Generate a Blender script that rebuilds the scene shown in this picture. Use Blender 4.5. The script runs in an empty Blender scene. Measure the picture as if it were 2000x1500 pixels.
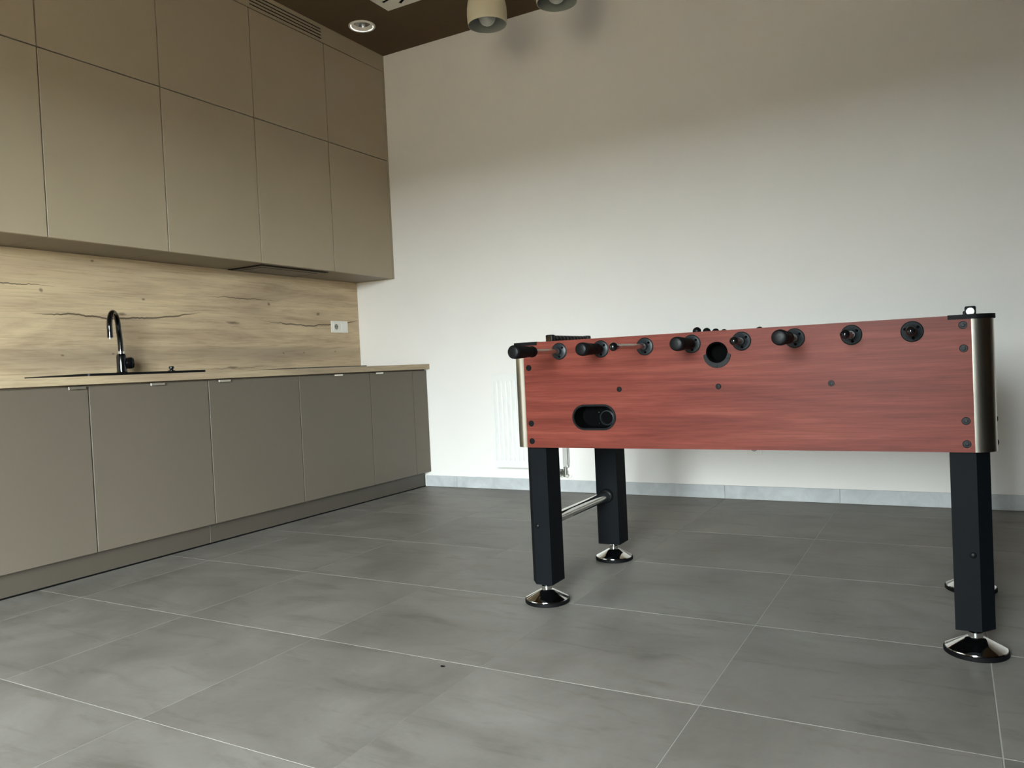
import bpy, bmesh, math, random
from mathutils import Vector, Matrix
random.seed(7)
PI = math.pi
scene = bpy.context.scene
COL = scene.collection

# ------------------------------------------------------------------ camera
CAM_H = 0.7994
YAW, PITCH, ROLL, FPX = -0.513478, -0.023132, -0.0474275, 1521.9
cam_data = bpy.data.cameras.new('camera')
cam = bpy.data.objects.new('camera', cam_data)
COL.objects.link(cam)
fw = Vector((math.sin(YAW) * math.cos(PITCH), math.cos(YAW) * math.cos(PITCH), math.sin(PITCH)))
rt0 = Vector((math.cos(YAW), -math.sin(YAW), 0))
up0 = rt0.cross(fw)
rt = rt0 * math.cos(ROLL) + up0 * math.sin(ROLL)
up = -rt0 * math.sin(ROLL) + up0 * math.cos(ROLL)
cam.matrix_world = Matrix(((rt.x, up.x, -fw.x, 0), (rt.y, up.y, -fw.y, 0), (rt.z, up.z, -fw.z, CAM_H), (0, 0, 0, 1)))
cam_data.sensor_fit = 'HORIZONTAL'
cam_data.sensor_width = 36
cam_data.lens = 36 * FPX / 2000
cam_data.clip_start = 0.02
cam_data.clip_end = 500
scene.camera = cam

# ------------------------------------------------------------------ sky, exposure
SKY = 6.5
world = bpy.data.worlds.new('overcast_sky')
scene.world = world
world.use_nodes = True
bg = world.node_tree.nodes['Background']
bg.inputs[0].default_value = (0.875, 0.95, 1.0, 1)
bg.inputs[1].default_value = SKY
vs = scene.view_settings
vs.view_transform = 'Standard'
vs.look = 'None'
vs.exposure = 4.02
vs.gamma = 1.0
vs.use_curve_mapping = False

# room dimensions
XL, XR, YF, YN, ZC = -3.712, 5.40, 4.363, -2.20, 2.985
# the glazed openings of the near wall: x0, x1, z0, z1
OPEN = [(-1.0, 0.85, 0.05, 2.2), (0.95, 2.8, 0.05, 2.2)]
for i, (x0, x1, z0, z1) in enumerate(OPEN):          # sky portals that fill the window openings
    ld = bpy.data.lights.new('window_portal', 'AREA')
    ld.shape = 'RECTANGLE'
    ld.size = x1 - x0
    ld.size_y = z1 - z0
    ld.cycles.is_portal = True
    lo = bpy.data.objects.new('window_portal', ld)
    COL.objects.link(lo)
    lo.location = ((x0 + x1) / 2, YN - 0.16, (z0 + z1) / 2)
    lo.rotation_euler = (PI / 2, 0, 0)       # -Z of the lamp looks to +Y (into the room)

# ------------------------------------------------------------------ materials
def lin(c):
    c = c / 255.0
    return c / 12.92 if c <= 0.04045 else ((c + 0.055) / 1.055) ** 2.4
def rgb(r, g, b):
    return (lin(r), lin(g), lin(b), 1.0)

class Mat:
    def __init__(self, name):
        self.m = bpy.data.materials.new(name)
        self.m.use_nodes = True
        self.nt = self.m.node_tree
        self.b = self.nt.nodes['Principled BSDF']
    def n(self, typ, **kw):
        nd = self.nt.nodes.new(typ)
        for k, v in kw.items():
            if k.startswith('i_'):
                key = k[2:]
                nd.inputs[int(key) if key.isdigit() else key.replace('_', ' ')].default_value = v
            else:
                setattr(nd, k, v)
        return nd
    def l(self, a, b):
        self.nt.links.new(a, b)
    def math(self, op, a, b=None, c=None, clamp=False):
        nd = self.n('ShaderNodeMath', operation=op)
        nd.use_clamp = clamp
        for i, v in enumerate((a, b, c)):
            if v is None:
                continue
            if isinstance(v, (int, float)):
                nd.inputs[i].default_value = v
            else:
                self.l(v, nd.inputs[i])
        return nd.outputs[0]
    def coords(self, scale=(1, 1, 1), rand=0.0):
        tc = self.n('ShaderNodeTexCoord')
        out = tc.outputs['Object']
        if rand:
            oi = self.n('ShaderNodeObjectInfo')
            mul = self.n('ShaderNodeVectorMath', operation='SCALE')
            cx = self.n('ShaderNodeCombineXYZ')
            r2 = self.math('FRACT', self.math('MULTIPLY', oi.outputs['Random'], 17.31))
            self.l(oi.outputs['Random'], cx.inputs[0]); self.l(r2, cx.inputs[1])
            self.l(cx.outputs[0], mul.inputs[0]); mul.inputs['Scale'].default_value = rand
            add = self.n('ShaderNodeVectorMath', operation='ADD')
            self.l(out, add.inputs[0]); self.l(mul.outputs[0], add.inputs[1])
            out = add.outputs[0]
        mp = self.n('ShaderNodeMapping')
        mp.inputs['Scale'].default_value = scale
        self.l(out, mp.inputs['Vector'])
        return mp.outputs[0]
    def noise(self, vec, scale, detail=4, rough=0.55, dist=0.0):
        nd = self.n('ShaderNodeTexNoise')
        nd.inputs['Scale'].default_value = scale
        nd.inputs['Detail'].default_value = detail
        nd.inputs['Roughness'].default_value = rough
        nd.inputs['Distortion'].default_value = dist
        self.l(vec, nd.inputs['Vector'])
        return nd.outputs[0]
    def ramp(self, fac, stops):
        nd = self.n('ShaderNodeValToRGB')
        cr = nd.color_ramp
        while len(cr.elements) < len(stops):
            cr.elements.new(0.5)
        for e, (p, c) in zip(cr.elements, stops):
            e.position = p
            e.color = c
        self.l(fac, nd.inputs[0])
        return nd.outputs[0]
    def mix(self, fac, a, b, mode='MIX'):
        nd = self.n('ShaderNodeMix', data_type='RGBA', blend_type=mode)
        for idx, v in ((0, fac), (6, a), (7, b)):
            if isinstance(v, (int, float)):
                nd.inputs[idx].default_value = v
            elif isinstance(v, tuple):
                nd.inputs[idx].default_value = v
            else:
                self.l(v, nd.inputs[idx])
        return nd.outputs[2]
    def bump(self, h, strength=0.1, dist=0.01):
        nd = self.n('ShaderNodeBump')
        nd.inputs['Strength'].default_value = strength
        nd.inputs['Distance'].default_value = dist
        self.l(h, nd.inputs['Height'])
        self.l(nd.outputs[0], self.b.inputs['Normal'])
    def color(self, c):
        if isinstance(c, tuple):
            self.b.inputs['Base Color'].default_value = c
        else:
            self.l(c, self.b.inputs['Base Color'])
    def set(self, **kw):
        for k, v in kw.items():
            self.b.inputs[k.replace('_', ' ')].default_value = v
        return self

def simple(name, c, rough=0.5, metal=0.0, var=0.06, scale=12.0, spec=0.5, bump=0.0, bscale=150.0):
    m = Mat(name)
    v = m.coords()
    f = m.noise(v, scale)
    lo = tuple(x * (1 - var) for x in c[:3]) + (1,)
    hi = tuple(min(1, x * (1 + var)) for x in c[:3]) + (1,)
    m.color(m.ramp(f, [(0.3, lo), (0.7, hi)]))
    m.set(Roughness=rough, Metallic=metal, Specular_IOR_Level=spec)
    if bump:
        m.bump(m.noise(v, bscale, 3), bump, 0.002)
    return m.m

M = {}
M['wall'] = simple('white_wall_paint', rgb(241, 236, 230), 0.85, var=0.01, scale=3, spec=0.2, bump=0.12, bscale=220)
M['brown_wall'] = simple('brown_wall_paint', rgb(116, 92, 62), 0.85, var=0.02, scale=3, spec=0.2)  # brown chosen for unseen walls to dim and warm the bounced light
M['taupe_base'] = simple('darker_taupe_laminate', rgb(100, 91, 79), 0.45, var=0.015, scale=5, spec=0.35, bump=0.03, bscale=500)  # base doors get a darker taupe than the wall cabinet doors
M['ceiling'] = simple('brown_ceiling_paint', rgb(92, 76, 56), 0.8, var=0.03, spec=0.2)
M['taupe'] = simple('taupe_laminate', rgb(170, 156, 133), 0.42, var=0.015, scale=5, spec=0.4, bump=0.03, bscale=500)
M['carcass'] = simple('taupe_carcass_board', rgb(128, 116, 98), 0.5, var=0.02)
M['plinth'] = simple('dark_taupe_plinth', rgb(76, 69, 60), 0.45, var=0.02)
M['black'] = simple('black_plastic', rgb(11, 11, 12), 0.42, var=0.1, spec=0.16)
M['black_gloss'] = simple('glossy_black', rgb(12, 12, 13), 0.12, var=0.1, spec=0.6)
M['rubber'] = simple('black_rubber', rgb(8, 8, 9), 0.6, var=0.1, spec=0.12)
M['leg'] = simple('blue_black_laminate', rgb(10, 13, 16), 0.6, var=0.05, spec=0.08)
M['rosette'] = simple('grey_black_plastic', rgb(30, 34, 36), 0.38, var=0.06, spec=0.25)
M['chrome'] = simple('chrome', rgb(225, 225, 222), 0.08, 1.0, var=0.01)
M['steel'] = simple('satin_steel', rgb(205, 200, 188), 0.24, 1.0, var=0.02)
M['rod'] = simple('rod_steel', rgb(190, 180, 168), 0.25, 1.0, var=0.02)
M['white_plastic'] = simple('white_plastic', rgb(236, 232, 222), 0.35, var=0.01)
M['white_enamel'] = simple('white_enamel', rgb(238, 236, 231), 0.4, var=0.01)
M['hole'] = simple('near_black_hole_shade', rgb(4, 4, 4), 0.9, var=0.05, spec=0.05)  # near-black: paints shade inside openings, also colours screws and the flake
M['lamp_paint'] = simple('cream_lamp_paint', rgb(226, 216, 188), 0.4, var=0.01)
M['lamp_inside'] = simple('grey_lamp_lining', rgb(146, 148, 138), 0.5, var=0.01)
M['bulb'] = simple('frosted_bulb', rgb(172, 172, 162), 0.3, var=0.01)
M['silver'] = simple('silver_reflector', rgb(190, 190, 188), 0.25, 1.0, var=0.02)
M['diffuser'] = simple('white_sheet_metal', rgb(222, 218, 205), 0.45, var=0.01)
M['hood_glass'] = simple('dark_hood_panel', rgb(52, 46, 42), 0.3, var=0.05)
M['hood_metal'] = simple('hood_steel_trim', rgb(84, 78, 70), 0.35, 0.7, var=0.03)
M['grout'] = simple('light_grout', rgb(176, 174, 166), 0.9, var=0.03, spec=0.1)
M['green'] = simple('green_playing_field', rgb(40, 105, 58), 0.5, var=0.05)
M['frame_grey'] = simple('anthracite_window_frame', rgb(62, 64, 66), 0.4, var=0.03)
M['ground'] = simple('brown_bounce_ground', rgb(90, 73, 50), 0.9, var=0.12, scale=1.5)  # unseen ground, brown picked to bounce warm light indoors

def make_cherry():
    m = Mat('cherry_wood_laminate')
    v = m.coords((0.7, 1, 9))
    big = m.noise(v, 2.2, 4, 0.55, 1.6)
    v2 = m.coords((5, 30, 150))
    fine = m.noise(v2, 1.6, 5, 0.65, 0.3)
    wv = m.n('ShaderNodeTexWave', wave_type='BANDS', bands_direction='Z')
    wv.inputs['Scale'].default_value = 3.2
    wv.inputs['Distortion'].default_value = 5.5
    wv.inputs['Detail'].default_value = 3
    wv.inputs['Detail Scale'].default_value = 0.8
    m.l(m.coords((0.35, 1, 3.4)), wv.inputs['Vector'])
    c1 = m.ramp(big, [(0.28, rgb(94, 42, 33)), (0.5, rgb(108, 50, 40)), (0.72, rgb(119, 60, 48))])
    c2 = m.mix(m.math('MULTIPLY', wv.outputs[1], 0.25), c1, rgb(88, 36, 26))
    f = m.ramp(fine, [(0.40, (0.70, 0.70, 0.70, 1)), (0.60, (1, 1, 1, 1))])
    m.color(m.mix(0.75, c2, f, 'MULTIPLY'))
    m.set(Roughness=0.45, Specular_IOR_Level=0.13)
    m.bump(fine, 0.06, 0.001)
    return m.m
M['cherry'] = make_cherry()

def make_oak(name, cracks=True, light=1.0):
    m = Mat(name)
    # long grain runs along Y
    v = m.coords((1, 0.35, 3.2))
    warp = m.noise(v, 2.0, 5, 0.6, 1.2)
    streak = m.noise(m.coords((4, 2.4, 60)), 1.6, 6, 0.7, 0.6)
    blotch = m.noise(m.coords((1, 1.0, 2.5)), 1.7, 3, 0.5, 0.4)
    s = light
    def C(r, g, b):
        return rgb(min(255, r * s), min(255, g * s), min(255, b * s))
    c = m.ramp(warp, [(0.28, C(138, 119, 96)), (0.45, C(164, 145, 118)), (0.6, C(184, 166, 134)), (0.75, C(170, 150, 122))])
    c = m.mix(m.math('MULTIPLY', blotch, 0.6), c, C(136, 120, 102))
    st = m.ramp(streak, [(0.34, (0.62, 0.58, 0.54, 1)), (0.52, (1, 1, 1, 1))])
    c = m.mix(0.62, c, st, 'MULTIPLY')
    if cracks:
        tc = m.n('ShaderNodeTexCoord')
        sp = m.n('ShaderNodeSeparateXYZ')
        m.l(tc.outputs['Object'], sp.inputs[0])
        Y0, YS = 0.6, 4.0                                  # y -> 0..1
        t = m.math('DIVIDE', m.math('SUBTRACT', sp.outputs[1], Y0), YS)
        wob = m.noise(m.coords((1, 14, 0.0)), 1.0, 4, 0.6)
        wobz = m.math('MULTIPLY', m.math('SUBTRACT', wob, 0.5), 0.022)
        zz = m.math('ADD', sp.outputs[2], wobz)
        def curve(pts):
            nd = m.n('ShaderNodeFloatCurve')
            cu = nd.mapping.curves[0]
            pts = sorted(pts)
            cu.points[0].location = pts[0]
            cu.points[-1].location = pts[-1]
            for p in pts[1:-1]:
                cu.points.new(*p)
            for p in cu.points:
                p.handle_type = 'VECTOR'
            nd.mapping.update()
            m.l(t, nd.inputs['Value'])
            return nd.outputs[0]
        def Z(z):
            return (z - 0.8) / 0.8
        def T(y):
            return (y - Y0) / YS
        def crack(line, halfw, power):
            # line: runs of (y, z); half width fades out at the ends of every run
            zp, wp = [(0.0, Z(line[0][0][1])), (1.0, Z(line[-1][-1][1]))], [(0.0, 0.0), (1.0, 0.0)]
            for run in line:
                n = len(run)
                for k, (y, z) in enumerate(run):
                    zp.append((T(y), Z(z)))
                    wp.append((T(y), 0.12 if k in (0, n - 1) else 1.0))
                wp.append((T(run[0][0]) - 0.004, 0.0))
                wp.append((T(run[-1][0]) + 0.004, 0.0))
            zc = m.math('MULTIPLY_ADD', curve(zp), 0.8, 0.8)
            w = m.math('MULTIPLY', curve(wp), halfw)
            d = m.math('ABSOLUTE', m.math('SUBTRACT', zz, zc))
            k = m.math('SUBTRACT', 1.0, m.math('DIVIDE', d, m.math('ADD', w, 0.0001)), clamp=True)
            return m.math('MULTIPLY', k, power, clamp=True)
        main = crack([[(0.72, 1.146), (0.9, 1.139), (1.13, 1.128), (1.3, 1.142), (1.5, 1.157), (1.6, 1.178)],
                      [(2.075, 1.144), (2.232, 1.152), (2.347, 1.146), (2.44, 1.136), (2.671, 1.143), (2.862, 1.162), (2.998, 1.184)],
                      [(3.49, 1.148), (3.661, 1.139), (3.89, 1.128), (4.064, 1.142), (4.248, 1.157), (4.359, 1.178)]], 0.0055, 1.6)
        upper = crack([[(1.75, 1.279), (1.95, 1.279), (2.178, 1.283)], [(3.04, 1.284), (3.298, 1.280), (3.606, 1.282)]], 0.0045, 1.4)
        low = crack([[(1.0, 0.862), (1.4, 0.87), (1.9, 0.864)], [(2.95, 0.868), (3.21, 0.862), (3.55, 0.87)]], 0.004, 0.9)
        # knots
        kn = None
        for (y, z, ry, rz) in [(3.23, 1.132, .06, .010), (3.21, .866, .05, .009), (2.117, 1.258, .012, .012), (3.518, 1.257, .014, .012),
                               (2.648, 1.242, .012, .008), (2.377, 1.419, .012, .007), (3.95, 1.205, .02, .012), (2.2, 0.955, .012, .006),
                               (2.46, 0.96, .010, .006), (3.62, 0.95, .012, .006), (3.8, 0.952, .01, .006), (4.1, .96, .01, .006), (2.52, 1.16, .03, .01)]:
            a = m.math('DIVIDE', m.math('SUBTRACT', sp.outputs[1], y), ry)
            b = m.math('DIVIDE', m.math('SUBTRACT', zz, z), rz)
            r2 = m.math('ADD', m.math('MULTIPLY', a, a), m.math('MULTIPLY', b, b))
            k = m.math('SUBTRACT', 1.0, r2, clamp=True)
            kn = k if kn is None else m.math('MAXIMUM', kn, k)
        allc = m.math('MAXIMUM', m.math('MAXIMUM', main, upper), m.math('MAXIMUM', low, m.math('MULTIPLY', kn, 0.8)))
        c = m.mix(m.math('MULTIPLY', allc, 0.85), c, rgb(62, 46, 34))
        # grey heart band between 0.89 and 0.99 of the board
        bz = m.math('DIVIDE', m.math('SUBTRACT', m.math('ADD', sp.outputs[2], m.math('MULTIPLY', m.math('SUBTRACT', warp, 0.5), 0.10)), 0.945), 0.055)
        band = m.math('SUBTRACT', 1.0, m.math('MULTIPLY', bz, bz), clamp=True)
        c = m.mix(m.math('MULTIPLY', band, 0.35), c, rgb(120, 106, 90))
    m.color(c)
    m.set(Roughness=0.5, Specular_IOR_Level=0.35)
    m.bump(streak, 0.12, 0.001)
    return m.m
M['oak'] = make_oak('rustic_oak_laminate', True, 1.22)
M['oak_top'] = make_oak('oak_worktop_laminate', False, 1.06)

def make_tile():
    m = Mat('grey_concrete_tile')
    v = m.coords((1, 1, 1), 9.0)
    cloud = m.noise(v, 2.6, 6, 0.6, 0.6)
    streak = m.noise(m.coords((1.2, 4.5, 1), 9.0), 2.6, 6, 0.65, 0.8)
    speck = m.noise(m.coords((1, 1, 1), 9.0), 60, 3, 0.6)
    c = m.ramp(cloud, [(0.3, rgb(115, 110, 103)), (0.52, rgb(132, 127, 120)), (0.72, rgb(145, 140, 133))])
    s = m.ramp(streak, [(0.30, (0.70, 0.69, 0.67, 1)), (0.46, (1, 1, 1, 1))])
    c = m.mix(0.72, c, s, 'MULTIPLY')
    p = m.ramp(speck, [(0.4, (0.94, 0.94, 0.94, 1)), (0.6, (1, 1, 1, 1))])
    c = m.mix(0.5, c, p, 'MULTIPLY')
    oi = m.n('ShaderNodeObjectInfo')
    tint = m.math('MULTIPLY_ADD', oi.outputs['Random'], 0.07, 0.96)
    cc = m.n('ShaderNodeVectorMath', operation='SCALE')
    m.l(c, cc.inputs[0]); m.l(tint, cc.inputs['Scale'])
    m.color(cc.outputs[0])
    rr = m.math('MULTIPLY_ADD', cloud, 0.16, 0.42)
    m.l(rr, m.b.inputs['Roughness'])
    m.set(Specular_IOR_Level=0.35)
    m.bump(speck, 0.05, 0.001)
    return m.m
M['tile'] = make_tile()

def make_skirt():
    m = Mat('pale_concrete_skirting')
    v = m.coords((1, 1, 1), 9.0)
    c = m.ramp(m.noise(v, 9, 6, 0.6, 0.6), [(0.3, rgb(176, 178, 178)), (0.7, rgb(202, 204, 204))])
    m.color(c)
    m.set(Roughness=0.45, Specular_IOR_Level=0.4)
    return m.m
M['skirt'] = make_skirt()

def make_pane():
    m = Mat('window_glass')
    nt = m.nt
    tr = m.n('ShaderNodeBsdfTransparent')
    tr.inputs[0].default_value = (0.95, 0.97, 0.96, 1)
    gl = m.n('ShaderNodeBsdfGlossy')
    gl.inputs['Roughness'].default_value = 0.02
    mx = m.n('ShaderNodeMixShader')
    mx.inputs[0].default_value = 0.06
    m.l(tr.outputs[0], mx.inputs[1]); m.l(gl.outputs[0], mx.inputs[2])
    m.l(mx.outputs[0], nt.nodes['Material Output'].inputs['Surface'])
    return m.m
M['glass'] = make_pane()

# ------------------------------------------------------------------ geometry helpers
class MB:
    """collects shapes in world coordinates, build() links them as one mesh object"""
    def __init__(self):
        self.bm = bmesh.new()
    def _merge(self, tmp):
        me = bpy.data.meshes.new('tmp')
        tmp.to_mesh(me); tmp.free()
        self.bm.from_mesh(me)
        bpy.data.meshes.remove(me)
        return self
    def box(self, x0, x1, y0, y1, z0, z1, bev=0.0, seg=1):
        t = bmesh.new()
        bmesh.ops.create_cube(t, size=1.0)
        for v in t.verts:
            v.co = Vector(((x0 + x1) / 2 + v.co.x * (x1 - x0), (y0 + y1) / 2 + v.co.y * (y1 - y0), (z0 + z1) / 2 + v.co.z * (z1 - z0)))
        if bev > 0:
            bmesh.ops.bevel(t, geom=list(t.edges), offset=bev, segments=seg, profile=0.5, affect='EDGES')
        return self._merge(t)
    def lathe(self, prof, origin, axis=(0, 0, 1), seg=32):
        """prof: (r, h) list; h measured along axis from origin"""
        ax = Vector(axis).normalized()
        q = Vector((0, 0, 1)).rotation_difference(ax).to_matrix()
        o = Vector(origin)
        t = bmesh.new()
        rings = []
        for r, h in prof:
            if r < 1e-6:
                rings.append([t.verts.new(o + q @ Vector((0, 0, h)))])
            else:
                rings.append([t.verts.new(o + q @ Vector((r * math.cos(2 * PI * k / seg), r * math.sin(2 * PI * k / seg), h))) for k in range(seg)])
        for a, b in zip(rings[:-1], rings[1:]):
            for k in range(seg):
                k2 = (k + 1) % seg
                if len(a) == 1 and len(b) == 1:
                    continue
                if len(a) == 1:
                    t.faces.new((a[0], b[k2], b[k]))
                elif len(b) == 1:
                    t.faces.new((a[k], a[k2], b[0]))
                else:
                    t.faces.new((a[k], a[k2], b[k2], b[k]))
        bmesh.ops.recalc_face_normals(t, faces=list(t.faces))
        return self._merge(t)
    def cyl(self, p0, p1, r, seg=24, r1=None):
        p0, p1 = Vector(p0), Vector(p1)
        h = (p1 - p0).length
        return self.lathe([(0, 0), (r, 0), (r if r1 is None else r1, h), (0, h)], p0, p1 - p0, seg)
    def sphere(self, c, r, seg=20):
        n = 10
        prof = [(r * math.sin(PI * k / n), -r * math.cos(PI * k / n)) for k in range(n + 1)]
        prof[0] = (0, -r); prof[-1] = (0, r)
        return self.lathe(prof, c, (0, 0, 1), seg)
    def tube(self, path, rad, seg=16):
        """path of points, rad number or list"""
        pts = [Vector(p) for p in path]
        n = len(pts)
        rads = rad if isinstance(rad, (list, tuple)) else [rad] * n
        t = bmesh.new()
        prev = None
        rings = []
        for i in range(n):
            d = (pts[min(i + 1, n - 1)] - pts[max(i - 1, 0)]).normalized()
            if prev is None:
                u = d.orthogonal().normalized()
            else:
                u = (prev - d * prev.dot(d)).normalized()
            prev = u
            w = d.cross(u)
            rings.append([t.verts.new(pts[i] + (u * math.cos(2 * PI * k / seg) + w * math.sin(2 * PI * k / seg)) * rads[i]) for k in range(seg)])
        for a, b in zip(rings[:-1], rings[1:]):
            for k in range(seg):
                t.faces.new((a[k], a[(k + 1) % seg], b[(k + 1) % seg], b[k]))
        t.faces.new(rings[0]); t.faces.new(rings[-1])
        bmesh.ops.recalc_face_normals(t, faces=list(t.faces))
        return self._merge(t)
    def plate(self, outer, holes, to3, thick):
        """flat plate with holes; to3(u, v, w) maps the 2D outline and the depth w to space"""
        t = bmesh.new()
        loops = [outer] + list(holes)
        edges = []
        for lp in loops:
            vs_ = [t.verts.new((u, v, 0)) for u, v in lp]
            for i in range(len(vs_)):
                edges.append(t.edges.new((vs_[i], vs_[(i + 1) % len(vs_)])))
        if holes:
            bmesh.ops.triangle_fill(t, use_beauty=True, use_dissolve=False, edges=edges)
        else:
            t.faces.new(list(t.verts))
        ext = bmesh.ops.extrude_face_region(t, geom=list(t.faces))
        for v in [g for g in ext['geom'] if isinstance(g, bmesh.types.BMVert)]:
            v.co.z = thick
        for v in t.verts:
            v.co = Vector(to3(v.co.x, v.co.y, v.co.z))
        bmesh.ops.recalc_face_normals(t, faces=list(t.faces))
        return self._merge(t)
    def build(self, name, mat, parent=None, smooth=True, angle=35):
        me = bpy.data.meshes.new(name)
        self.bm.to_mesh(me); self.bm.free()
        me.materials.append(M[mat] if isinstance(mat, str) else mat)
        if smooth:
            for p in me.polygons:
                p.use_smooth = True
            me.set_sharp_from_angle(angle=math.radians(angle))
        ob = bpy.data.objects.new(name, me)
        COL.objects.link(ob)
        if parent is not None:
            root = parent
            while root.parent is not None:
                root = root.parent
            me.transform(Matrix.Translation(-root.location))
            ob.parent = parent
        return ob

def tag(o, label, cat, group=None):
    o['label'] = label
    o['category'] = cat
    if group:
        o['group'] = group
    return o
def thing(name, label, cat, loc, group=None):
    o = bpy.data.objects.new(name, None)
    o.empty_display_size = 0.1
    COL.objects.link(o)
    o.location = loc
    return tag(o, label, cat, group)
def struct(o):
    o['kind'] = 'structure'
    return o
def circle(cx, cz, r, n=32, a0=0.0, a1=2 * PI):
    full = abs(a1 - a0 - 2 * PI) < 1e-6
    m = n if full else n + 1
    return [(cx + r * math.cos(a0 + (a1 - a0) * k / n), cz + r * math.sin(a0 + (a1 - a0) * k / n)) for k in range(m)]
def stadium(cx, cz, hw, hh, n=14):
    """rounded slot outline: half width hw, half height hh (= end radius)"""
    e = hw - hh
    return [(cx + e + hh * math.cos(a), cz + hh * math.sin(a)) for a in [-PI / 2 + PI * k / n for k in range(n + 1)]] + \
           [(cx - e + hh * math.cos(a), cz + hh * math.sin(a)) for a in [PI / 2 + PI * k / n for k in range(n + 1)]]
def rrect(cx, cz, hw, hh, r, n=5):
    out = []
    for sx, sz, a in ((1, 1, 0), (-1, 1, PI / 2), (-1, -1, PI), (1, -1, 1.5 * PI)):
        for k in range(n + 1):
            t = a + PI / 2 * k / n
            out.append((cx + sx * (hw - r) + r * math.cos(t), cz + sz * (hh - r) + r * math.sin(t)))
    return out
def copy_tree(o, parent=None):
    c = o.copy()
    COL.objects.link(c)
    c.parent = parent
    for ch in list(o.children):
        copy_tree(ch, c)
    return c

# ------------------------------------------------------------------ room shell
floor = struct(MB().box(XL - .1, XR + .1, YN - .1, YF + .1, -0.12, -0.0106).build('floor', 'grout', smooth=False))
SX, SY = 0.592, 0.5868
tile_mesh = {}
def add_tile(cx, cy, hx, hy):
    gx = 0.0004 if cx < -0.6 else 0.0014
    full = abs(hx - SX / 2) < 1e-6 and abs(hy - SY / 2) < 1e-6
    if full and gx in tile_mesh:
        ob = bpy.data.objects.new('floor_tile', tile_mesh[gx])
        COL.objects.link(ob)
    else:
        ob = MB().box(-hx + gx, hx - gx, -hy + .0014, hy - .0014, -0.0100, 0.0, 0.0005).build('floor_tile', 'tile', smooth=False)
        if full:
            tile_mesh[gx] = ob.data
    ob.location = (cx, cy, 0)
    ob.parent = floor
xs = [-0.527 + SX * k for k in range(-6, 12)]
ys = [1.151 + SY * k for k in range(-8, 7)]
def clipped(edges, lo, hi):
    out = []
    for a, b in zip(edges[:-1], edges[1:]):
        a2, b2 = max(a, lo), min(b, hi)
        if b2 - a2 > 0.02:
            out.append((a2, b2))
    return out
for (xa, xb) in clipped(xs, XL, XR):
    for (ya, yb) in clipped(ys, YN, YF):
        add_tile((xa + xb) / 2, (ya + yb) / 2, (xb - xa) / 2, (yb - ya) / 2)
# grout bed right under the tile faces, so that the joints are nearly flush
gb = MB().box(XL, XR, YN, YF, -0.0105, -0.0009).build('grout_bed', 'grout', floor, smooth=False)

DLX, DLY = -3.168, 3.912
struct(MB().plate([(XL - .1, YN - .1), (XR + .1, YN - .1), (XR + .1, YF + .1), (XL - .1, YF + .1)], [circle(DLX, DLY, .070, 32)], lambda u, v, w: (u, v, ZC + w), .1).build('ceiling', 'ceiling', smooth=False))
struct(MB().box(XL - .1, XR + .1, YF, YF + .12, -.12, ZC).build('wall_far', 'wall', smooth=False))
struct(MB().box(XL - .12, XL, YN - .1, YF, -.12, ZC).build('wall_left', 'wall', smooth=False))
struct(MB().box(XR, XR + .12, YN - .1, YF, -.12, ZC).build('wall_right', 'brown_wall', smooth=False))
struct(MB().box(0.05, XR, -.75, -.60, -.009, ZC).build('wall_light_blocker', 'brown_wall', smooth=False))  # unseen partition added to shade the right part of the far wall
rect = lambda x0, x1, z0, z1: [(x0, z0), (x1, z0), (x1, z1), (x0, z1)]
struct(MB().plate(rect(XL, XR, -.12, ZC), [rect(*o) for o in OPEN], lambda u, v, w: (u, YN - .2 + w, v), 0.2).build('wall_near', 'brown_wall', smooth=False))
for i, (x0, x1, z0, z1) in enumerate(OPEN):
    w = struct(MB().plate(rect(x0, x1, z0, z1), [rect(x0 + .06, (x0 + x1) / 2 - .04, z0 + .06, z1 - .06), rect((x0 + x1) / 2 + .04, x1 - .06, z0 + .06, z1 - .06)],
                          lambda u, v, ww: (u, YN - .13 + ww, v), 0.07).build('window_%d' % (i + 1), 'frame_grey', smooth=False))
    for a, b in ((x0 + .06, (x0 + x1) / 2 - .04), ((x0 + x1) / 2 + .04, x1 - .06)):
        MB().box(a, b, YN - .10, YN - .094, z0 + .06, z1 - .06).build('pane', 'glass', w, smooth=False)
struct(MB().box(-60, 60, -90, YN - .2, -0.32, -0.12).build('ground_outside', 'ground', smooth=False))

M['sky_blocker'] = simple('dark_sky_blocker', rgb(52, 60, 40), 0.9, var=0.3, scale=3)  # dark surface of the added sky blocker outside
struct(MB().box(-60, 60, -28, -25, -0.12, 2.1, 0.3, 2).build('wall_sky_blocker', 'sky_blocker', smooth=False))  # unseen block added outside to cut off the low sky light
base = struct(MB().box(-3.17, XR, YF - .0062, YF - .0002, 0.001, 0.0750).build('baseboard_far', 'grout', smooth=False))
for (xa, xb) in clipped([-0.524 + .5975 * k for k in range(-6, 12)], -3.168, XR):
    MB().box(xa + .001, xb - .001, YF - .0115, YF - .0060, 0.003, 0.0766, 0.0008).build('skirting_tile', 'skirt', base, smooth=False)

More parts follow.
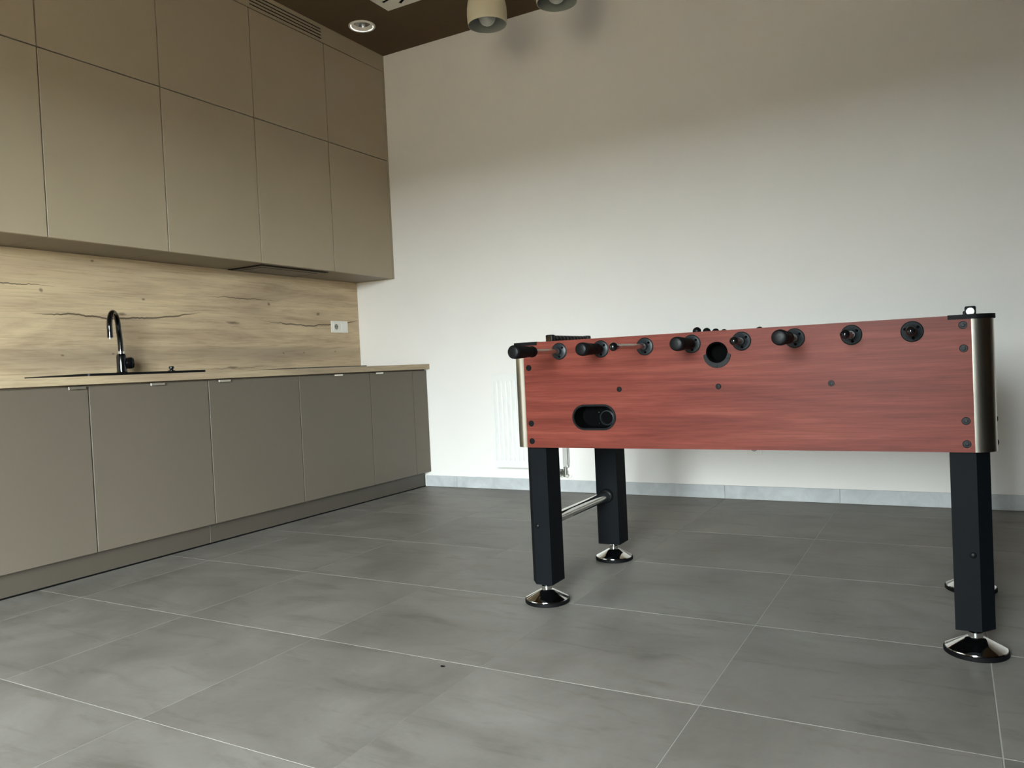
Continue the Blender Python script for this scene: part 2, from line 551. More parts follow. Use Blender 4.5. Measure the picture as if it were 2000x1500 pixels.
# ------------------------------------------------------------------ kitchen: base units
XB = -3.127          # face of the base doors
XU = -3.360          # face of the wall unit doors
XS = -3.700          # face of the splashback
GAP = 0.0027
def base_cabinet(label, y0, y1, handle, filler=None):
    t = thing('base_cabinet', label, 'cabinet', (XB - .28, (y0 + y1) / 2, 0.10), 'taupe base cabinets under the worktop')
    ye = filler if filler else y1
    b = MB()
    b.box(XS + .004, XB - .0195, y0 + .0006, y0 + .0166, 0.101, 0.8055)
    b.box(XS + .004, XB - .0195, ye - .0166, ye - .0006, 0.101, 0.8055)
    b.box(XS + .004, XB - .0195, y0 + .0166, ye - .0166, 0.101, 0.117)
    b.box(XS + .004, XS + .012, y0 + .0166, ye - .0166, 0.117, 0.8055)
    b.box(XB - .08, XB - .0195, y0 + .0166, ye - .0166, 0.787, 0.8055)
    b.build('body', 'carcass', t, smooth=False)
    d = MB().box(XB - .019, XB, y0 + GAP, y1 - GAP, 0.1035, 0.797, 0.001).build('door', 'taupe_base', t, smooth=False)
    h0, h1 = handle
    hb = MB()
    hb.box(XB - .016, XB + .015, h0, h1, 0.7972, 0.7994, 0.0006)
    hb.box(XB + .0125, XB + .0150, h0, h1, 0.7880, 0.7990, 0.0006)
    hb.build('handle', 'steel', d, smooth=False)
    if filler:
        MB().box(XB - .019, XB, y1 + GAP * .6, filler - .001, 0.1035, 0.797, 0.001).build('filler_panel', 'taupe_base', t, smooth=False)
    return t
base_cabinet('taupe base cabinet left of the sink unit, handle at its far corner', 1.36, 1.959, (1.868, 1.940))
base_cabinet('taupe base cabinet under the black sink, handle centred', 1.959, 2.560, (2.240, 2.312))
base_cabinet('taupe base cabinet between the sink unit and the hob unit', 2.560, 3.161, (2.612, 2.684))
base_cabinet('taupe base cabinet under the black hob, handle centred', 3.161, 3.764, (3.432, 3.504))
base_cabinet('narrow taupe base cabinet with a filler strip against the white wall', 3.764, 4.202, (3.806, 3.878), 4.361)

def plinth(label, y0, y1):
    o = MB().box(-3.190, -3.174, y0, y1, 0.006, 0.0995, 0.0008).build('plinth_board', 'plinth', smooth=False)
    tag(o, label, 'plinth', 'plinth boards under the base cabinets')
    s = MB().box(-3.186, -3.1715, y0, y1, 0.0004, 0.0062).build('seal_strip', 'rubber', smooth=False)
    s.parent = o
plinth('dark taupe plinth board under the sink cabinet', 1.36, 2.5585)
plinth('dark taupe plinth board running under the hob cabinet to the white wall', 2.5605, 4.349)

# worktop with the sink cut-out
SINK = (-3.655, -3.165, 1.985, 2.590)
wt = thing('worktop', 'long oak-look worktop over the taupe base cabinets', 'worktop', (-3.4, 2.86, .806))
cut = rect(SINK[0] + .03, SINK[1] - .04, SINK[2] + .04, SINK[3] - .05)
MB().plate(rect(XS + .001, -3.100, 1.36, 4.361), [cut], lambda u, v, w: (u, v, .806 + w), 0.034).build('board', 'oak_top', wt, smooth=False)
wt_b = MB().box(-3.1005, -3.0992, 1.36, 4.3605, .8064, .8396).build('edge_band', 'oak_top', wt, smooth=False)

tag(MB().box(-3.7115, XS, 1.36, 4.3615, 0.8405, 1.4462).build('splashback', 'oak', smooth=False),
    'oak-look splashback panel with dark cracks behind the black faucet', 'splashback')

# sink
sk = thing('sink', 'black inset kitchen sink with a raised rim in the oak worktop', 'sink', (-3.41, 2.29, .84))
x0, x1, y0, y1 = SINK
rim_o = rrect((x0 + x1) / 2, (y0 + y1) / 2, (x1 - x0) / 2, (y1 - y0) / 2, .02)
bas = rrect(-3.385, 2.25, .165, .205, .05, 6)
MB().plate(rim_o, [bas], lambda u, v, w: (u, v, .8403 + w), .0115).build('rim', 'black', sk)
bb = MB()
t = bmesh.new()
r0 = [t.verts.new((u, v, .846)) for u, v in bas]
r1 = [t.verts.new((-3.385 + (u + 3.385) * .93, 2.25 + (v - 2.25) * .93, .69)) for u, v in bas]
for i in range(len(r0)):
    t.faces.new((r0[i], r0[(i + 1) % len(r0)], r1[(i + 1) % len(r0)], r1[i]))
t.faces.new(r1)
bmesh.ops.solidify(t, geom=list(t.faces), thickness=0.003)
bb._merge(t)
bb.build('basin', 'black', sk)
MB().lathe([(0, 0), (.03, 0), (.034, .003), (0, .003)], (-3.385, 2.25, .6935)).build('drain', 'chrome', sk)
kb = MB()
kb.lathe([(0, 0), (.016, 0), (.016, .004), (.009, .006), (.008, .012), (.0125, .014), (.0125, .021), (.010, .024), (0, .0245)], (-3.30, 2.492, .852))
kb.build('waste_knob', 'black_gloss', sk)

# faucet
FX, FY, FZ = -3.585, 2.425, .8522
fa = thing('faucet', 'matt black swan-neck kitchen faucet with a round side lever', 'faucet', (FX, FY, FZ))
MB().lathe([(0, 0), (.028, 0), (.028, .006), (.0235, .010), (.0225, .085), (.020, .095), (.0145, .102), (0, .102)], (FX, FY, FZ)).build('body', 'black_gloss', fa)
sd = Vector((0.656, -0.755, 0)).normalized()
pts = [Vector((FX, FY, FZ + .095 + .012 * k)) for k in range(3)]
base_z = FZ + .12
for k in range(7):
    pts.append(Vector((FX, FY, base_z + k * .017)) + sd * (0.0016 * k * k * .35))
top = pts[-1]
R_ = .072
cc = top + sd * R_
for k in range(1, 17):
    a = PI - PI * 1.06 * k / 16
    pts.append(cc + sd * (R_ * math.cos(a)) + Vector((0, 0, R_ * 1.05 * math.sin(a))))
last = pts[-1]
pts.append(last + Vector((0, 0, -.018)))
pts.append(last + Vector((0, 0, -.036)))
MB().tube(pts, [.0125] * (len(pts) - 2) + [.0125, .0125], 18).build('spout', 'black_gloss', fa)
MB().lathe([(0, 0), (.009, 0), (.009, .006), (0, .006)], pts[-1] + Vector((0, 0, -.0055))).build('aerator', 'chrome', fa)
MB().lathe([(.0145, 0), (.0165, .001), (.0165, .013), (.0145, .014)], (FX, FY, FZ + .098)).build('collar_ring', 'chrome', fa)
lv = MB().lathe([(0, 0), (.022, 0), (.027, .004), (.029, .014), (.029, .028), (.025, .036), (.012, .040), (0, .041)], (FX + .004, FY + .018, FZ + .052), (0.45, 1, 0.05), 28).build('lever', 'black_gloss', fa)
MB().lathe([(.0275, .0), (.0295, .0006), (.0295, .002), (.0275, .0026)], Vector((FX + .004, FY + .018, FZ + .052)) + Vector((.45, 1, .05)).normalized() * .026, (0.45, 1, 0.05), 28).build('lever_ring', 'rosette', lv)

# hob
hb = thing('hob', 'flat black glass hob on the worktop under the extractor hood', 'hob', (-3.39, 3.465, .84))
MB().plate(rrect(-3.395, 3.465, .255, .295, .008), [], lambda u, v, w: (u, v, .8402 + w), .0058).build('glass', 'black_gloss', hb)
for (cx, cy, r) in ((-3.50, 3.32, .07), (-3.50, 3.61, .09), (-3.29, 3.32, .09), (-3.29, 3.61, .07)):
    MB().lathe([(r - .003, 0), (r, 0), (r, .0003), (r - .003, .0003)], (cx, cy, .8461), seg=40).build('heating_zone', 'rosette', hb)

# ------------------------------------------------------------------ kitchen: wall units
UY = [1.367, 1.967, 2.563, 3.161, 3.760, 4.3455]
spots = ['left of the faucet', 'over the faucet', 'between the faucet and the extractor hood', 'holding the extractor hood', 'beside the white wall']
for k in range(5):
    ya, yb = UY[k], UY[k + 1]
    for row, (za, zb) in enumerate(((1.447, 2.259), (2.259, 2.8735))):
        lab = ('lower tall taupe wall cabinet ' + spots[k]) if row == 0 else ('upper-row taupe wall cabinet, top one of the column ' + spots[k])
        t = thing('wall_cabinet', lab, 'cabinet', (-3.53, (ya + yb) / 2, za), 'taupe wall cabinets in two rows')
        MB().box(-3.7105, XU - .0195, ya + .0010, yb - .0010, za + .0006, zb - .0006).build('body', 'carcass', t, smooth=False)
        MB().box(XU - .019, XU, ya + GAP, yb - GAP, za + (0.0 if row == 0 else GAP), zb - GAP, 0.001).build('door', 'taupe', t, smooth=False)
tag(MB().box(-3.7105, XU + .0005, 4.3468, 4.3622, 1.4445, 2.9845, 0.0008).build('end_panel', 'taupe', smooth=False),
    'narrow taupe end panel between the wall cabinets and white wall', 'panel')
# ventilation strip under the ceiling
vp = thing('vent_panel', 'taupe filler strip with ventilation slots between cabinets and ceiling', 'panel', (XU - .01, 2.86, 2.875))
slots = []
for k in range(4):
    zc_ = 2.8975 + k * .0195
    slots.append(rect(3.172, 3.748, zc_ - .0044, zc_ + .0044))
MB().plate(rect(1.367, 4.3455, 2.8755, 2.9842), slots, lambda u, v, w: (XU - w, u, v), .006).build('strip', 'taupe', vp, smooth=False)
MB().box(XU - .040, XU - .0075, 3.15, 3.77, 2.878, 2.982).build('slot_shade_block', 'hole', vp, smooth=False)  # near-black block behind the slots, their shade put into its colour

# extractor hood, let into the underside of the wall cabinet
hd = thing('extractor_hood', 'dark built-in extractor hood in the wall cabinet underside', 'hood', (-3.55, 3.47, 1.447))
hx0, hx1, hy0, hy1 = -3.690, -3.410, 3.205, 3.752
MB().plate(rect(hx0, hx1, hy0, hy1), [], lambda u, v, w: (u, v, 1.4466 - w), .004).build('frame', 'black', hd, smooth=False)
MB().plate(rect(hx0 + .012, hx1 - .012, hy0 + .012, hy1 - .012), [rect(hx0 + .045, hx1 - .045, hy0 + .04, hy1 - .04)], lambda u, v, w: (u, v, 1.4426 - w), .003).build('trim', 'hood_metal', hd, smooth=False)
MB().box(hx0 + .053, hx1 - .053, hy0 + .05, hy1 - .05, 1.4385, 1.4424, .001).build('filter_panel', 'hood_glass', hd, smooth=False)

# ------------------------------------------------------------------ sockets
so = thing('socket', 'white double frame with a socket and a switch on the oak splashback', 'socket', (XS, 4.150, 1.127))
yc, zc_ = 4.150, 1.1275
MB().plate(rrect(yc, zc_, .081, .0405, .004), [], lambda u, v, w: (XS + .0003 + w, u, v), .009).build('frame', 'white_plastic', so)
ins = MB().plate(rrect(yc - .0365, zc_, .0285, .0285, .003), [circle(yc - .0365, zc_, .0205, 28)], lambda u, v, w: (XS + .0093 + w, u, v), .0028).build('socket_insert', 'white_plastic', so)
MB().lathe([(0, 0), (.0203, 0), (.0203, .0006), (0, .0006)], (XS + .0093, yc - .0365, zc_), (1, 0, 0), 28).build('recess', 'lamp_inside', ins)
for dy in (-.0095, .0095):
    MB().cyl((XS + .0098, yc - .0365 + dy, zc_), (XS + .0106, yc - .0365 + dy, zc_), .0028, 12).build('pin_shade_dot', 'hole', ins)  # near-black dots paint the shade of the pin openings
MB().cyl((XS + .0098, yc - .0365, zc_ + .011), (XS + .018, yc - .0365, zc_ + .011), .0024, 12).build('earth_pin', 'chrome', ins)
MB().box(XS + .0093, XS + .0135, yc + .009, yc + .065, zc_ - .027, zc_ + .027, .0015).build('rocker', 'white_enamel', so)
s2 = thing('wall_socket', 'white single socket low on the white wall behind the table', 'socket', (-.953, YF, .288))
MB().plate(rrect(-.953, .289, .040, .040, .004), [], lambda u, v, w: (u, YF - .0003 - w, v), .009).build('frame', 'white_plastic', s2)
i2 = MB().plate(rrect(-.953, .289, .0285, .0285, .003), [circle(-.953, .289, .0205, 28)], lambda u, v, w: (u, YF - .0093 - w, v), .003).build('socket_insert', 'white_plastic', s2)
MB().lathe([(0, 0), (.0203, 0), (.0203, .0006), (0, .0006)], (-.953, YF - .0093, .289), (0, -1, 0), 28).build('recess', 'lamp_inside', i2)

# ------------------------------------------------------------------ radiator
ra = thing('radiator', 'white ribbed panel radiator on the white wall behind the table', 'radiator', (-2.31, YF - .06, .16))
rx0, rx1, rz0, rz1, ry = -2.553, -2.070, .160, .752, 4.262
def rib_panel(y, sign, name):
    mb = MB()
    t = bmesh.new()
    npitch = 14
    pitch = (rx1 - rx0 - .03) / npitch
    cols = [rx0, rx0 + .015]
    dep = [0, 0]
    for k in range(npitch):
        b0 = rx0 + .015 + k * pitch
        for f, d in ((.18, 0), (.34, 1), (.66, 1), (.82, 0)):
            cols.append(b0 + f * pitch); dep.append(d)
    cols += [rx1 - .015, rx1]; dep += [0, 0]
    rows = [(rz0, 0), (rz0 + .045, 0), (rz0 + .065, 1), (rz1 - .065, 1), (rz1 - .045, 0), (rz1, 0)]
    grid = [[t.verts.new((cx, y - sign * .006 * d * rd, z)) for cx, d in zip(cols, dep)] for z, rd in rows]
    for i in range(len(rows) - 1):
        for j in range(len(cols) - 1):
            t.faces.new((grid[i][j], grid[i][j + 1], grid[i + 1][j + 1], grid[i + 1][j]))
    bmesh.ops.recalc_face_normals(t, faces=list(t.faces))
    bmesh.ops.solidify(t, geom=list(t.faces), thickness=.008)
    mb._merge(t)
    return mb.build(name, 'white_enamel', ra, angle=20)
rib_panel(ry, 1, 'front_panel')
rib_panel(ry + .065, 1, 'rear_panel')
MB().box(rx0, rx0 + .004, ry - .002, ry + .078, rz0 + .01, rz1 + .002, .001).build('side_cover', 'white_enamel', ra, smooth=False)
MB().box(rx1 - .004, rx1, ry - .002, ry + .078, rz0 + .01, rz1 + .002, .001).build('side_cover', 'white_enamel', ra, smooth=False)
gr = MB()
gr.box(rx0 + .004, rx1 - .004, ry + .012, ry + .018, rz1 - .004, rz1 + .002)
gr.box(rx0 + .004, rx1 - .004, ry + .060, ry + .066, rz1 - .004, rz1 + .002)
for k in range(30):
    gx = rx0 + .015 + k * (rx1 - rx0 - .03) / 29
    gr.box(gx - .0025, gx + .0025, ry + .018, ry + .060, rz1 - .002, rz1 + .002)
gr.build('top_grille', 'white_enamel', ra, smooth=False)
for bx in (rx0 + .10, rx1 - .10):
    MB().box(bx - .015, bx + .015, ry + .068, YF - .0005, .30, .62, .002).build('bracket', 'white_enamel', ra, smooth=False)
for dx in (-.055, -.015):
    vx = rx1 + dx
    vb = MB()
    vb.cyl((vx, ry + .03, rz0 + .012), (vx, ry + .03, rz0 - .012), .011, 16)
    vb.cyl((vx, ry + .03, rz0 - .012), (vx, ry + .03, rz0 - .040), .014, 6)
    vb.tube([(vx, ry + .03, rz0 - .036), (vx, ry + .036, rz0 - .050), (vx, ry + .05, rz0 - .053), (vx, YF - .001, rz0 - .053)], .008, 12)
    vb.build('valve', 'chrome', ra)
MB().cyl((rx1 - .02, ry - .006, rz0 - .026), (rx1 - .05, ry - .006, rz0 - .026), .010, 14).build('valve_bridge', 'chrome', ra)
MB().lathe([(.017, 0), (.022, .002), (.022, .006), (.010, .008)], (rx1 - .015, YF - .0085, rz0 - .053), (0, 1, 0), 20).build('pipe_rosette', 'white_plastic', ra)
MB().lathe([(.017, 0), (.022, .002), (.022, .006), (.010, .008)], (rx1 - .055, YF - .0085, rz0 - .053), (0, 1, 0), 20).build('pipe_rosette', 'white_plastic', ra)

# ------------------------------------------------------------------ ceiling fittings
dl = thing('downlight', 'round white recessed downlight in the brown ceiling', 'light', (DLX, DLY, ZC))
MB().lathe([(.0690, .020), (.0685, -.002), (.0725, -.0085), (.080, -.0085), (.084, -.004), (.084, -.0004), (.0705, -.0004)], (DLX, DLY, ZC), seg=44).build('ring', 'white_plastic', dl)
MB().lathe([(.0685, -.003), (.0655, -.0050), (.062, -.003), (.052, .011), (.0500, .013)], (DLX, DLY, ZC), seg=44).build('baffle', 'white_plastic', dl)
MB().lathe([(.0505, .0125), (.042, .030), (.024, .042), (0, .044)], (DLX, DLY, ZC), seg=36).build('reflector', 'silver', dl)
MB().lathe([(0, .018), (.012, .019), (.020, .024), (.022, .042)], (DLX, DLY, ZC), seg=28).build('lamp_lens', 'bulb', dl)

DCX, DCY, DH = -2.5985, 3.5345, .2985
ad = thing('air_diffuser', 'square white ceiling air diffuser with black radial slots', 'diffuser', (DCX, DCY, ZC))
sl = []
NS = 20
for k in range(NS):
    a = math.radians(18 * k + 17)
    # start on a rounded square near the rim, run inwards with a swirl
    m_ = max(abs(math.cos(a)), abs(math.sin(a)))
    ro = min(.262 / m_, .330)
    s0 = Vector((math.cos(a) * ro, math.sin(a) * ro))
    d = Vector((-math.cos(a + .45), -math.sin(a + .45)))
    ln = .12
    nrm = Vector((-d.y, d.x)) * .0115
    s1 = s0 + d * ln
    sl.append([(DCX + p.x, DCY + p.y) for p in (s0 - nrm, s1 - nrm * .7, s1 + nrm * .7, s0 + nrm)])
MB().plate([(DCX - DH, DCY - DH), (DCX + DH, DCY - DH), (DCX + DH, DCY + DH), (DCX - DH, DCY + DH)], sl, lambda u, v, w: (u, v, ZC - .008 + w), .005).build('face_plate', 'diffuser', ad, smooth=False)
MB().box(DCX - DH + .01, DCX + DH - .01, DCY - DH + .01, DCY + DH - .01, ZC - .0026, ZC - .0004).build('slot_shade_sheet', 'hole', ad, smooth=False)  # near-black sheet stands in for the shade above the slots

def pendant(px, py, pz, label):
    t = thing('pendant_lamp', label, 'lamp', (px, py, ZC), 'cream pendant lamps over the room')
    out = [(.0985, 0), (.1015, .02), (.103, .05), (.1015, .085), (.0965, .115), (.088, .142), (.075, .166), (.056, .186), (.034, .197), (.016, .201)]
    inn = [(r - .003, h) for r, h in out[:-1]] + [(.012, .198)]
    MB().lathe(out, (px, py, pz), seg=48).build('shade', 'lamp_paint', t)
    MB().lathe([(.0985, 0)] + [(r, h if i else 0) for i, (r, h) in enumerate(inn)], (px, py, pz), seg=48).build('shade_lining', 'lamp_inside', t)
    prof = [(0, -.044)] + [(.0435 * math.cos(a), .0435 * math.sin(a)) for a in [-PI / 2 + PI / 2 * k / 6 for k in range(1, 7)]] + \
           [(.041, .015), (.034, .032), (.024, .050), (.016, .064), (.0135, .075)]
    MB().lathe(prof, (px, py, pz + .040), seg=28).build('bulb', 'bulb', t)
    MB().lathe([(0, .108), (.019, .108), (.021, .115), (.021, .165), (.012, .196)], (px, py, pz), seg=24).build('lamp_holder', 'lamp_inside', t)
    MB().lathe([(.016, .199), (.016, .225), (.006, .240), (.003, .245)], (px, py, pz), seg=20).build('shade_cap', 'lamp_paint', t)
    MB().cyl((px, py, pz + .24), (px, py, ZC - .02), .003, 10).build('cord', 'lamp_paint', t)
    MB().lathe([(0, -.026), (.03, -.026), (.052, -.020), (.055, -.004), (.055, -.0004)], (px, py, ZC), seg=32).build('ceiling_rose', 'lamp_paint', t)
pendant(-2.018, 3.50, 2.552, 'cream bell-shaped pendant lamp nearer the kitchen cabinets')
pendant(-1.622, 3.50, 2.560, 'cream bell-shaped pendant lamp further from the kitchen cabinets')

# ------------------------------------------------------------------ foosball table
TX, TY = -0.587, 2.6175
HX, HY = 0.634, 0.3675           # half length of the long panel, half depth
CR = 0.050                       # corner radius
ZB, ZT = 0.529, 0.873
YP = TY - HY                     # front face
ft = thing('foosball_table', 'red cherry-wood foosball table with black legs on the grey tiled floor', 'table', (TX, TY, 0))
PT = .020
RODX = [TX + (-3.5 + k) * .1437 for k in range(8)]
RODZ = .839
ENT = (TX + .001, .8065)
RET = (TX - .392, .6265)
def long_panel(yf, sgn):
    # sgn +1: front panel (thickness runs to +y), -1: rear panel
    mir = lambda x: TX + (x - TX) * sgn
    holes = [circle(x, RODZ, .0105, 16) for x in RODX]
    holes.append(circle(mir(ENT[0]), ENT[1] + .004, .0285, 28))
    holes.append(stadium(mir(RET[0]), RET[1], .070, .037))
    o = [(TX - HX, ZB), (TX + HX, ZB), (TX + HX, ZT), (TX - HX, ZT)]
    return MB().plate(o, holes, lambda u, v, w: (u, yf + sgn * w, v), PT).build('side_panel', 'cherry', ft, smooth=False)
def entry_and_return(yf, sgn):
    mir = lambda x: TX + (x - TX) * sgn
    ex, ez = mir(ENT[0]), ENT[1]
    out = lambda u, v, w: (u, yf - sgn * w, v)         # w grows outwards
    # ball entry: a round cup with a half-moon flange
    cup = MB()
    cup.lathe([(.0305, -.001), (.0305, .006), (.0285, .008), (.0262, .006), (.0270, -.045), (0, -.052)], (ex, yf, ez + .004), (0, -sgn, 0), 36)
    e = cup.build('ball_entry_cup', 'hole', ft)  # near-black colour also carries the shade inside the cup
    fl = MB()
    a0, a1 = PI * 1.02, PI * 1.98
    pts = circle(ex, ez - .001, .0395, 24, a0, a1) + list(reversed(circle(ex, ez + .004, .0300, 24, a0, a1)))
    fl.plate(pts, [], lambda u, v, w: (u, yf - sgn * (.0003 + w), v), .005)
    fl.build('flange', 'black', e)
    for a in (1.12, 1.5, 1.88):
        c = (ex + .0348 * math.cos(PI * a), yf - sgn * .0055, ez - .001 + .0348 * math.sin(PI * a))
        MB().lathe([(0, .0012), (.002, .001), (.0026, 0)], c, (0, -sgn, 0), 12).build('screw', 'black', e)
    rx, rz = mir(RET[0]), RET[1]
    # ball return: rim, pocket and the round chute in its back
    rim = MB().plate(stadium(rx, rz, .0735, .0405), [stadium(rx, rz, .0675, .0345)], lambda u, v, w: (u, yf - sgn * (.0003 + w), v), .004).build('ball_return_rim', 'black', ft)
    t = bmesh.new()
    lo = stadium(rx, rz, .0685, .0355)
    a = [t.verts.new((u, yf - sgn * .001, v)) for u, v in lo]
    b = [t.verts.new((rx + (u - rx) * .95, yf + sgn * .060, rz + (v - rz) * .93)) for u, v in lo]
    for i in range(len(lo)):
        j = (i + 1) % len(lo)
        t.faces.new((a[i], a[j], b[j], b[i]))
    t.faces.new(b)
    bmesh.ops.recalc_face_normals(t, faces=list(t.faces))
    mb = MB(); mb._merge(t)
    mb.build('pocket', 'hole', rim)  # pocket colour darkened to carry its inner shade
    MB().lathe([(.0205, 0), (.0245, .002), (.0245, .009), (.0205, .011), (.0195, 0)], (rx + .022 * sgn, yf + sgn * .0592, rz - .006), (0, -sgn, 0), 28).build('chute_ring', 'rosette', rim)
    MB().lathe([(0, .0006), (.0198, .0006)], (rx + .022 * sgn, yf + sgn * .0592, rz - .006), (0, -sgn, 0), 28).build('chute_shade_disc', 'hole', rim)  # flat near-black disc paints the shaded inside of the chute
    for dz in (-.024, .012):
        MB().sphere((rx - .006 * sgn, yf + sgn * .055, rz + dz), .0028, 10).build('screw', 'chrome', rim)
long_panel(YP, 1)
long_panel(TY + HY, -1)
entry_and_return(YP, 1)
entry_and_return(TY + HY, -1)
# end panels, the playing field and its base
for s in (-1, 1):
    xe = TX + s * (HX + CR)
    MB().box(min(xe, xe - s * PT), max(xe, xe - s * PT), YP + CR, TY + HY - CR, ZB, ZT - .002, .001).build('end_panel', 'cherry', ft, smooth=False)
MB().box(TX - HX - CR + PT, TX + HX + CR - PT, YP + PT + .045, TY + HY - PT - .045, ZB + .004, ZB + .016).build('base_board', 'black', ft, smooth=False)
MB().box(TX - HX + .02, TX + HX - .02, YP + PT + .0005, TY + HY - PT - .0005, .752, .762).build('playing_field', 'green', ft, smooth=False)
# corner posts
for sx in (-1, 1):
    for sy in (-1, 1):
        cx, cy = TX + sx * HX, TY + sy * (HY - CR)
        n = 14
        arc = [(cx + sx * CR * math.cos(PI / 2 * k / n), cy + sy * CR * math.sin(PI / 2 * k / n)) for k in range(n + 1)]
        arc2 = [(cx + sx * (CR - .003) * math.cos(PI / 2 * k / n), cy + sy * (CR - .003) * math.sin(PI / 2 * k / n)) for k in range(n + 1)]
        MB().plate(arc + list(reversed(arc2)), [], lambda u, v, w: (u, v, ZB + w), ZT - .0105 - ZB).build('corner_post', 'steel', ft)
        # black cap: outer corner rounded, arms over the panels
        cap = [(TX + sx * (HX - .051), TY + sy * (HY + .003))]
        RC = CR + .004
        cap += [(cx + sx * RC * math.sin(PI / 2 * k / n), cy + sy * (RC * math.cos(PI / 2 * k / n))) for k in range(n + 1)]
        cap += [(TX + sx * (HX + CR + .004), TY + sy * (HY - .10)), (TX + sx * (HX + CR - .030), TY + sy * (HY - .10)),
                (TX + sx * (HX + CR - .030), TY + sy * (HY - .030)), (TX + sx * (HX - .051), TY + sy * (HY - .030))]
        MB().plate(cap, [], lambda u, v, w: (u, v, ZT - .0100 + w), .0112).build('corner_cap', 'rubber', ft, smooth=False)
# panel bolts
def bolt(x, y, z, ax, r):
    MB().lathe([(r, 0), (r, .0012), (r * .86, .0022), (r * .62, .0022), (r * .56, .0034), (r * .36, .0036), (r * .30, .0022), (0, .0022)], (x, y, z), ax, 20).build('bolt', 'black', ft)
for sgn, yf in ((-1, YP), (1, TY + HY)):
    for s in (-1, 1):
        for z in (.848, .790, .608, .550):
            bolt(TX + s * (HX - .018), yf, z, (0, sgn, 0), .0098)
    for x in (TX - .304, TX + .001, TX + .305):
        bolt(x, yf, .712, (0, sgn, 0), .0082)
for s in (-1, 1):
    for (yy, zz) in ((YP + .077, .607), (YP + .077, .547), (TY + HY - .077, .607), (TY + HY - .077, .547)):
        bolt(TX + s * (HX + CR), yy, zz, (s, 0, 0), .0085)
# legs
def leg(sx, sy):
    cx, cy = TX + sx * .622, TY + sy * .300
    w, d = .045, .0475
    poly = [(-w, d), (.014, d), (w, .0075), (w, -d), (-w, -d)]
    P = [(cx + sx * u, cy + sy * v) for u, v in poly]
    lg = MB().plate(P, [], lambda u, v, ww: (u, v, .070 + ww), ZB + .07 - .070).build('leg', 'leg', ft, smooth=False)
    foot = (cx, cy, 0)
    MB().lathe([(0, .0005), (.072, .0005), (.075, .003), (.075, .012), (.073, .014), (0, .014)], foot, seg=48).build('foot_pad', 'rubber', lg)
    MB().lathe([(.0725, .0135), (.0715, .0165), (.024, .042), (.020, .0435), (0, .0435)], foot, seg=48).build('foot_cone', 'chrome', lg)
    MB().lathe([(0, .0435), (.0175, .0435), (.0175, .056), (.0155, .058), (0, .058)], foot, seg=24).build('lock_nut', 'chrome', lg)
    MB().lathe([(.007, .058), (.007, .0705)], foot, seg=16).build('spindle', 'chrome', lg)
    MB().lathe([(.008, 0), (.0075, .002), (.005, .004), (0, .0045)], (cx, cy + sy * d, .2655), (0, sy, 0), 16).build('bolt', 'black', lg)
for sx in (-1, 1):
    for sy in (-1, 1):
        leg(sx, sy)
    ty0, ty1 = TY - .300 + .0475, TY + .300 - .0475
    xx = TX + sx * .622
    rl = MB().cyl((xx, ty0 + .001, .2655), (xx, ty1 - .001, .2655), .0195, 28).build('leg_rail', 'chrome', ft)
    for yy, s in ((ty0, 1), (ty1, -1)):
        MB().lathe([(.0275, .0005), (.0275, .006), (.0240, .010), (.0197, .010)], (xx, yy, .2655), (0, s, 0), 28).build('rail_socket', 'black', rl)

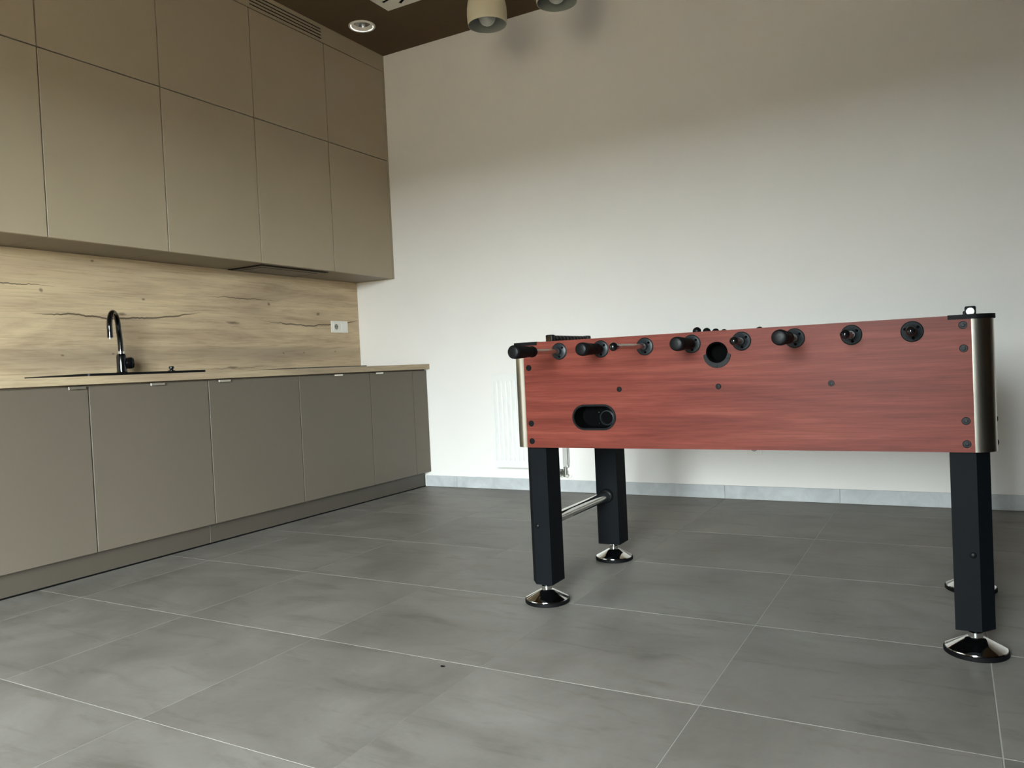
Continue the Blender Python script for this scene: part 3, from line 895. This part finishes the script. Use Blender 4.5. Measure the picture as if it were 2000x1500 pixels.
# rods: y of the near tip, handle towards the photograph's side or away, number of men, first man, spacing
RODS = [(1.948, True, 1, 2.617, .1, 80), (2.100, True, 2, 2.52, .24, 100), (1.985, False, 3, 2.43, .17, 95), (2.100, True, 5, 2.292, .106, 8),
        (2.150, False, 5, 2.385, .105, 38), (2.025, True, 3, 2.45, .17, 85), (2.095, False, 2, 2.50, .24, 100), (2.165, False, 1, 2.617, .1, 75)]
GRIP = [(0, 0), (.0165, 0), (.0195, .003), (.0200, .012), (.0196, .028), (.0185, .050), (.0172, .072), (.0158, .088), (.0150, .098), (.0166, .106), (.0172, .114), (.0160, .122), (.0110, .127), (.0082, .128), (0, .128)]
CAPP = [(0, 0), (.005, .0012), (.0098, .0050), (.0122, .0105), (.0118, .0160), (.0100, .021), (.0092, .034), (.0082, .035), (0, .035)]
for x, (yt, mine, men, m0, ms, turn) in zip(RODX, RODS):
    L = 1.125
    yend = yt + L
    rod = MB().cyl((x, yt + .02, RODZ), (x, yend - .02, RODZ), .0079, 20).build('rod', 'rod', ft)
    hy, hdir, cy_, cdir = (yt, 1, yend, -1) if mine else (yend, -1, yt, 1)
    g = MB()
    g.lathe(GRIP, (x, hy, RODZ), (0, hdir, 0), 28)
    for k in range(10):                                     # raised rings of the grip
        h = .016 + k * .0075
        rr = .0200 - .0004 * k
        g.lathe([(rr - .0006, -.0022), (rr + .0005, -.0008), (rr + .0005, .0008), (rr - .0006, .0022)], (x, hy + hdir * h, RODZ), (0, hdir, 0), 28)
    g.build('handle', 'rubber', rod)
    MB().lathe([(.0155, -.0006), (.0145, -.0012), (.0035, -.0012), (.003, -.0002), (0, -.0002)], (x, hy, RODZ), (0, hdir, 0), 24).build('grip_end', 'black', rod)
    MB().lathe(CAPP, (x, cy_, RODZ), (0, cdir, 0), 24).build('end_cap', 'black_gloss', rod)
    for k in range(men):
        my = m0 + k * ms
        p = MB()
        p.box(x - .011, x + .011, my - .013, my + .013, RODZ - .018, RODZ + .022, .005, 2)
        p.sphere((x, my, RODZ + .037), .0130, 14)
        p.box(x - .0085, x + .0085, my - .010, my + .010, RODZ - .056, RODZ - .014, .003, 1)
        p.box(x - .015, x + .015, my - .011, my + .011, RODZ - .070, RODZ - .054, .003, 1)
        bmesh.ops.rotate(p.bm, cent=(x, my, RODZ), matrix=Matrix.Rotation(math.radians(turn), 3, 'Y'), verts=list(p.bm.verts))
        p.build('player_figure', 'black', rod)
    for sgn, yf in ((-1, YP), (1, TY + HY)):
        b = MB().lathe([(.0252, .0002), (.0256, .0022), (.0245, .0040), (.0215, .0050), (.0135, .0078), (.0118, .0095), (.0112, .0190), (.0102, .0205), (.0083, .0205)],
                       (x, yf, RODZ), (0, sgn, 0), 36).build('rod_bearing', 'rosette', ft)
        MB().lathe([(.0250, .0001), (.0270, .0001), (.0270, .0016), (.0250, .0024)], (x, yf, RODZ), (0, sgn, 0), 36).build('bearing_edge', 'black', b)
        for a in (38, 158, 278):
            ar = math.radians(a)
            MB().lathe([(0, .0034), (.0026, .0032), (.0036, .0016), (.0036, -.002)], (x + .0175 * math.cos(ar), yf + sgn * .0060, RODZ + .0175 * math.sin(ar)), (0, sgn, 0), 12).build('screw', 'hole', b)
# score counters on the two end walls
for s in (-1, 1):
    xs_ = TX + s * .637
    sc = MB()
    sc.tube([(xs_, 2.462, .889), (xs_, 2.773, .889)], .004, 10)
    r_ = sc.build('score_counter', 'chrome', ft)
    for (ya, yb) in ((2.448, 2.474), (2.761, 2.787)):
        MB().box(xs_ - .0135, xs_ + .0135, ya, yb, .8705, .9025, .004, 2).build('counter_post', 'black', r_)
    MB().lathe([(0, 0), (.0098, 0), (.0104, .001), (.0104, .002)], (xs_, 2.4472, .8880), (0, 1, 0), 24).build('counter_stud', 'chrome', r_)
    for k in range(10):
        yb = 2.4752 + k * .02855
        MB().lathe([(.0042, 0), (.0112, .0004), (.0118, .002), (.0118, .0265), (.0112, .0280), (.0042, .0284)], (xs_, yb, .889), (0, 1, 0), 16).build('counter_bead', 'black', r_)

# ------------------------------------------------------------------ crumb on the floor
cr = MB()
cr.plate([(-1.229, 1.701), (-1.219, 1.695), (-1.207, 1.700), (-1.202, 1.705), (-1.215, 1.707), (-1.223, 1.709)], [], lambda u, v, w: (-1.215 + (u + 1.215) * .5, 1.702 + (v - 1.702) * .5, .0003 + w), .0015)
tag(cr.build('dark_flake', 'hole', smooth=False), 'tiny dark flake lying on the grey floor tiles', 'flake')
